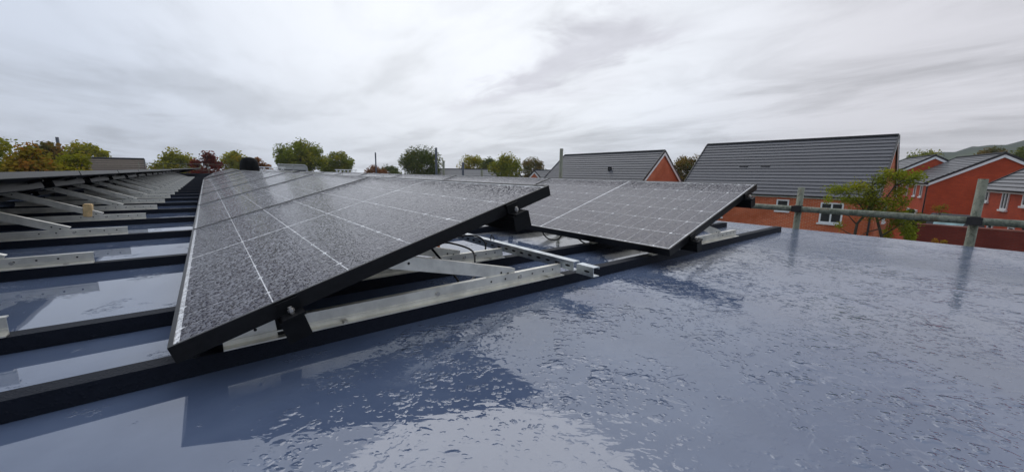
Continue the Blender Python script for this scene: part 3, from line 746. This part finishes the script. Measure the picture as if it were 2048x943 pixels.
# ------------------------------------------------------------------ trees
def tree(x, y, ztop, zbot, rx, ry, mat, label, name='tree', cat='tree', nclump=56, per=170, leaf=.2, shape='round', trunk_r=.16, seed=None, group='trees beyond the roof', flat=.8, gap=.75):
    rg = random.Random(seed if seed is not None else hash((round(x*7), round(y*7))) & 0xffff)
    root = empty(name, TW @ T((x, y, GZ)), label, cat, group)
    zt, zb = ztop-GZ, zbot-GZ; zc = (zt+zb)/2; rz = (zt-zb)/2
    cl = []
    for i in range(nclump):
        while True:
            p = Vector((rg.uniform(-1, 1), rg.uniform(-1, 1), rg.uniform(-1, 1)))
            if .25 < p.length < 1.0: break
        if shape == 'dome' and p.z < -.2: p.z *= .5
        k = p.length; p = p/k*(k**.45)
        if shape == 'dome': sc = 1
        elif shape == 'spire': sc = 1-.55*max(0, p.z)
        else: sc = 1-.12*max(0, -p.z)
        cl.append((Vector((p.x*rx*sc*.84, p.y*ry*sc*.84, zc+p.z*rz*.84)), rg.uniform(.55, 1.15), rg.random()))
    b = MB(); tints = []
    cr = .33*min(rx, rz)+.06*max(rx, rz)
    for c, s_, tint in cl:
        for q in range(per):
            d = Vector((rg.gauss(0, 1), rg.gauss(0, 1), rg.gauss(0, .8))); d.normalize()
            p = c+d*cr*s_*(rg.random()**.5)*1.25
            ls = leaf*rg.uniform(.55, 1.2)
            a = Vector((rg.gauss(0, 1), rg.gauss(0, 1), rg.gauss(0, .6))).normalized(); e = a.cross(Vector((rg.gauss(0, 1), rg.gauss(0, 1), rg.gauss(0, 1)))).normalized()
            b.quad([p-a*ls*.6, p-e*ls*.32, p+a*ls*.6, p+e*ls*.32]); tints.append(min(1, max(0, tint*.65+rg.random()*.45)))
    me = b.mesh('crown', mat); at = me.color_attributes.new('tint', 'FLOAT_COLOR', 'POINT')
    arr = []
    for t in tints: arr += [t, t, t, 1]*4
    at.data.foreach_set('color', arr)
    link('crown', me, root)
    b = MB(); zs = zb+.25*(zt-zb)
    b.tube([(0, 0, -.3), (.05, .02, zs*.5), (0, .05, zs), (.04, 0, zc+.3*rz)], [trunk_r*1.25, trunk_r, trunk_r*.8, trunk_r*.3], 8)
    b.build('trunk', 'bark', root, True)
    b = MB()
    for c, s_, tint in cl[:12]:
        z0 = rg.uniform(zs*.85, zc); st_ = Vector((.02, .03, z0)); mid = st_.lerp(c, .5)+Vector((0, 0, -.12*rz))
        b.tube([st_, mid, c], [trunk_r*.45, trunk_r*.28, trunk_r*.09], 5)
    b.build('limb', 'bark', root, True)
    return root
def at(px, D, col=0):
    """plan position under picture column px at distance D"""
    a = YAW+math.atan((px-1024)/F_PX); return D*math.sin(a), D*math.cos(a)
def zat(px, py, D):
    k = math.hypot(1, (px-1024)/F_PX); hz = 347+(px-1024)*.0068
    return H_CAM+(hz-py)*D/(F_PX*k)*1.015
def T_(px0, px1, pyt, D, mat, label, zbot=-1.6, **k):
    pc = (px0+px1)/2; x, y = at(pc, D); kk = math.hypot(1, (pc-1024)/F_PX)
    wdt = (px1-px0)/2*D/(F_PX*kk*kk)
    return tree(x, y, zat(pc, pyt, D), zbot, wdt, wdt*.9, mat, label, **k)
T_(-90, 72, 257, 30, 'leaf_green', 'bushy green tree at the left picture edge', nclump=60, leaf=.17, zbot=-2.2)
T_(20, 130, 288, 25, 'leaf_amber', 'amber and yellow autumn tree in front of the dark red-brown tree', nclump=55, leaf=.15, zbot=-2)
T_(72, 150, 286, 42, 'leaf_brown', 'dark red-brown tree behind the amber tree on the left', nclump=40, leaf=.24)
T_(118, 205, 300, 28, 'leaf_yellow', 'olive yellow tree in front of the brown-tiled house', nclump=50, leaf=.15, zbot=-2)
T_(140, 250, 290, 62, 'leaf_yellow', 'broad yellow-green tree behind the brown-tiled house', nclump=40, leaf=.3)
T_(314, 412, 302, 60, 'leaf_yellow', 'wide yellow-green tree left of the dark red tree', nclump=50, leaf=.3)
T_(386, 456, 302, 52, 'leaf_red', 'dark red-leaved tree between two yellow-green trees', nclump=24, per=90, leaf=.26, shape='spire', zbot=-1.2)
T_(448, 515, 306, 66, 'leaf_yellow', 'yellow-green tree behind the black cowl', nclump=40, leaf=.3)
T_(502, 548, 316, 72, 'leaf_orange', 'small orange tree just right of the black cowl', nclump=24, leaf=.3)
T_(552, 662, 288, 60, 'leaf_green', 'tallest green tree with olive tips in the middle distance', nclump=70, leaf=.27, zbot=.1, trunk_r=.3)
T_(640, 714, 307, 66, 'leaf_green', 'smaller green tree right of the tallest green tree', nclump=40, leaf=.28, zbot=-.2, trunk_r=.25)
T_(732, 780, 331, 85, 'leaf_orange', 'low orange shrub below the thin scaffold post', name='shrub', cat='shrub', nclump=22, leaf=.3)
T_(762, 802, 331, 92, 'leaf_darkgreen', 'low dark green shrub right of the orange shrub', name='shrub', cat='shrub', nclump=22, leaf=.32)
T_(806, 884, 299, 58, 'leaf_darkgreen', 'round dark green tree standing behind the tall dark scaffold post', nclump=75, per=170, leaf=.24, zbot=-1)
T_(920, 972, 310, 70, 'leaf_yellow', 'yellowing tree behind the low grey roofs', nclump=36, leaf=.28)
T_(962, 996, 318, 66, 'leaf_darkgreen', 'narrow dark green tree between the yellowing and the bright green trees', nclump=24, leaf=.28)
T_(980, 1044, 313, 50, 'leaf_green', 'bright green tree in front of the low grey roofs', nclump=48, leaf=.22)
T_(1038, 1092, 319, 76, 'leaf_brown', 'brownish tree behind the low grey roof left of the scaffold post', nclump=34, leaf=.3)
T_(1336, 1404, 309, 58, 'leaf_brown', 'brown-green tree between the two tiled houses', nclump=46, leaf=.26)
T_(1785, 1872, 304, 85, 'leaf_green', 'dark green trees top behind the far right terrace', nclump=46, leaf=.28, zbot=-.5)
T_(1915, 2006, 300, 84, 'leaf_brown', 'brownish tree behind the wide plain gable', nclump=46, leaf=.28, zbot=-.5)
T_(1985, 2080, 296, 76, 'leaf_darkgreen', 'dark green tree at the right picture edge before the hill', nclump=50, leaf=.27, zbot=-.5)
T_(1862, 1900, 402, 34, 'leaf_amber', 'thin yellow shrub against the plain gable wall', name='shrub', cat='shrub', nclump=12, per=60, leaf=.10, zbot=-2.9, trunk_r=.05)
T_(1870, 1912, 464, 22, 'leaf_amber', 'yellow and green shrub in front of the dark garden wall', name='shrub', cat='shrub', nclump=16, per=80, leaf=.075, zbot=-2.9, trunk_r=.04)
T_(1796, 1862, 416, 36, 'leaf_darkgreen', 'dark hedge below the terrace windows', name='hedge', cat='hedge', nclump=26, leaf=.14, zbot=-3.6)
T_(1850, 1950, 424, 37, 'leaf_darkgreen', 'dark hedge in front of the plain gable wall', name='hedge', cat='hedge', nclump=30, leaf=.14, zbot=-3.6)
# dark red hedge at the far end between the rows
T_(388, 450, 336, 50, 'leaf_red', 'dark red hedge at the far end of the roof', name='hedge', cat='hedge', nclump=26, leaf=.2, zbot=-1.5)

# slender young tree in front of the large house
def slender():
    rg = random.Random(11); D = 17.0; x, y = at(1716, D)
    root = empty('young_tree', TW @ T((x, y, GZ)), 'slender young tree with layered yellow-green leaves in front of the large brick house', 'tree', 'trees beyond the roof')
    ax_ = Vector((math.cos(YAW+.75), -math.sin(YAW+.75), 0)).normalized()   # across the line of sight
    dp = Vector((ax_.y, -ax_.x, 0))
    kk = math.hypot(1, (1716-1024)/F_PX); sc = D/(F_PX*kk*kk)
    def pt(px, py, dep=0): return ax_*((px-1716)*sc)+dp*dep+Vector((0, 0, zat(px, py, D)-GZ))
    br = MB()
    def limb(pts, r0, r1):
        n = len(pts); br.tube(pts, [r0+(r1-r0)*i/(n-1) for i in range(n)], 6)
    limb([pt(1716, 700), pt(1717, 480), pt(1719, 445), pt(1734, 425), pt(1742, 395), pt(1736, 365), pt(1740, 350)], .055, .012)
    limb([pt(1790, 720), pt(1772, 475), pt(1758, 440), pt(1752, 425, .1), pt(1764, 400, .1), pt(1778, 372, .1), pt(1790, 360, .1)], .05, .012)
    for a, c, e in ((( 1719, 448), (1700, 430), (1672, 424)), ((1734, 425), (1712, 400), (1680, 388)), ((1742, 398), (1725, 380), (1694, 376)), ((1738, 370), (1752, 358), (1768, 352)),
                    ((1764, 402), (1785, 398), (1806, 402)), ((1758, 440), (1784, 425), (1800, 412)), ((1736, 372), (1715, 362), (1702, 372)), ((1778, 372), (1800, 362), (1818, 356)), ((1718, 470), (1700, 462), (1682, 452)), ((1766, 455), (1740, 462), (1728, 470)), ((1770, 470), (1796, 452), (1812, 440))):
        dz = rg.uniform(-.4, .4); limb([pt(*a), pt(*c, dz*.5), pt(*e, dz)], .022, .006)
    trunk = br.build('trunk', 'bark', root, True)
    clumps = [(1660,380,20,9),(1685,378,24,8),(1712,372,22,9),(1735,384,20,10),(1752,362,18,12),(1775,352,20,9),(1760,345,14,6),(1800,362,18,10),(1815,352,15,9),(1790,382,14,10),(1712,402,22,9),(1740,408,20,12),(1690,398,18,6),(1772,405,18,12),(1800,405,14,10),(1755,425,20,10),(1780,425,18,9),(1802,425,14,8),(1682,450,10,6),(1730,425,16,8),(1655,395,9,7),(1795,445,15,10),(1815,455,14,14),(1780,470,12,10),(1740,395,18,8),(1825,470,10,12),(1790,350,12,8)]
    b = MB(); tints = []
    for (px, py, w_, h_) in clumps:
        tt = rg.random(); dz = rg.uniform(-.7, .7)
        for k in range(int(w_*h_*2.6)):
            p = pt(px+rg.gauss(0, .56)*w_, py+rg.gauss(0, .62)*h_, dz+rg.gauss(0, .22))
            ls = rg.uniform(.04, .085); a = Vector((rg.gauss(0, 1), rg.gauss(0, 1), rg.gauss(0, .5))).normalized(); e = a.cross(Vector((rg.gauss(0, .5), rg.gauss(0, .5), 1))).normalized()
            b.quad([p-a*ls*.6, p-e*ls*.32, p+a*ls*.6, p+e*ls*.32]); tints.append(min(1, tt*.55+rg.random()*.5))
    me = b.mesh('crown', 'leaf_lime'); at_ = me.color_attributes.new('tint', 'FLOAT_COLOR', 'POINT'); arr = []
    for t in tints: arr += [t, t, t, 1]*4
    at_.data.foreach_set('color', arr); link('crown', me, root)
slender()

# ------------------------------------------------------------------ damp air
m_ = bpy.data.materials.new('haze'); m_.use_nodes = True; t_ = m_.node_tree; t_.nodes.clear()
pv = t_.nodes.new('ShaderNodeVolumePrincipled'); ou = t_.nodes.new('ShaderNodeOutputMaterial'); t_.links.new(pv.outputs[0], ou.inputs['Volume'])
pv.inputs['Color'].default_value = (.97, .98, 1.0, 1); pv.inputs['Density'].default_value = .0005; MATS['haze'] = m_
b = MB(); b.box(-1000, 1000, -1000, 1000, -40, 70); o = b.build('haze', 'haze'); tag(o, kind='stuff')
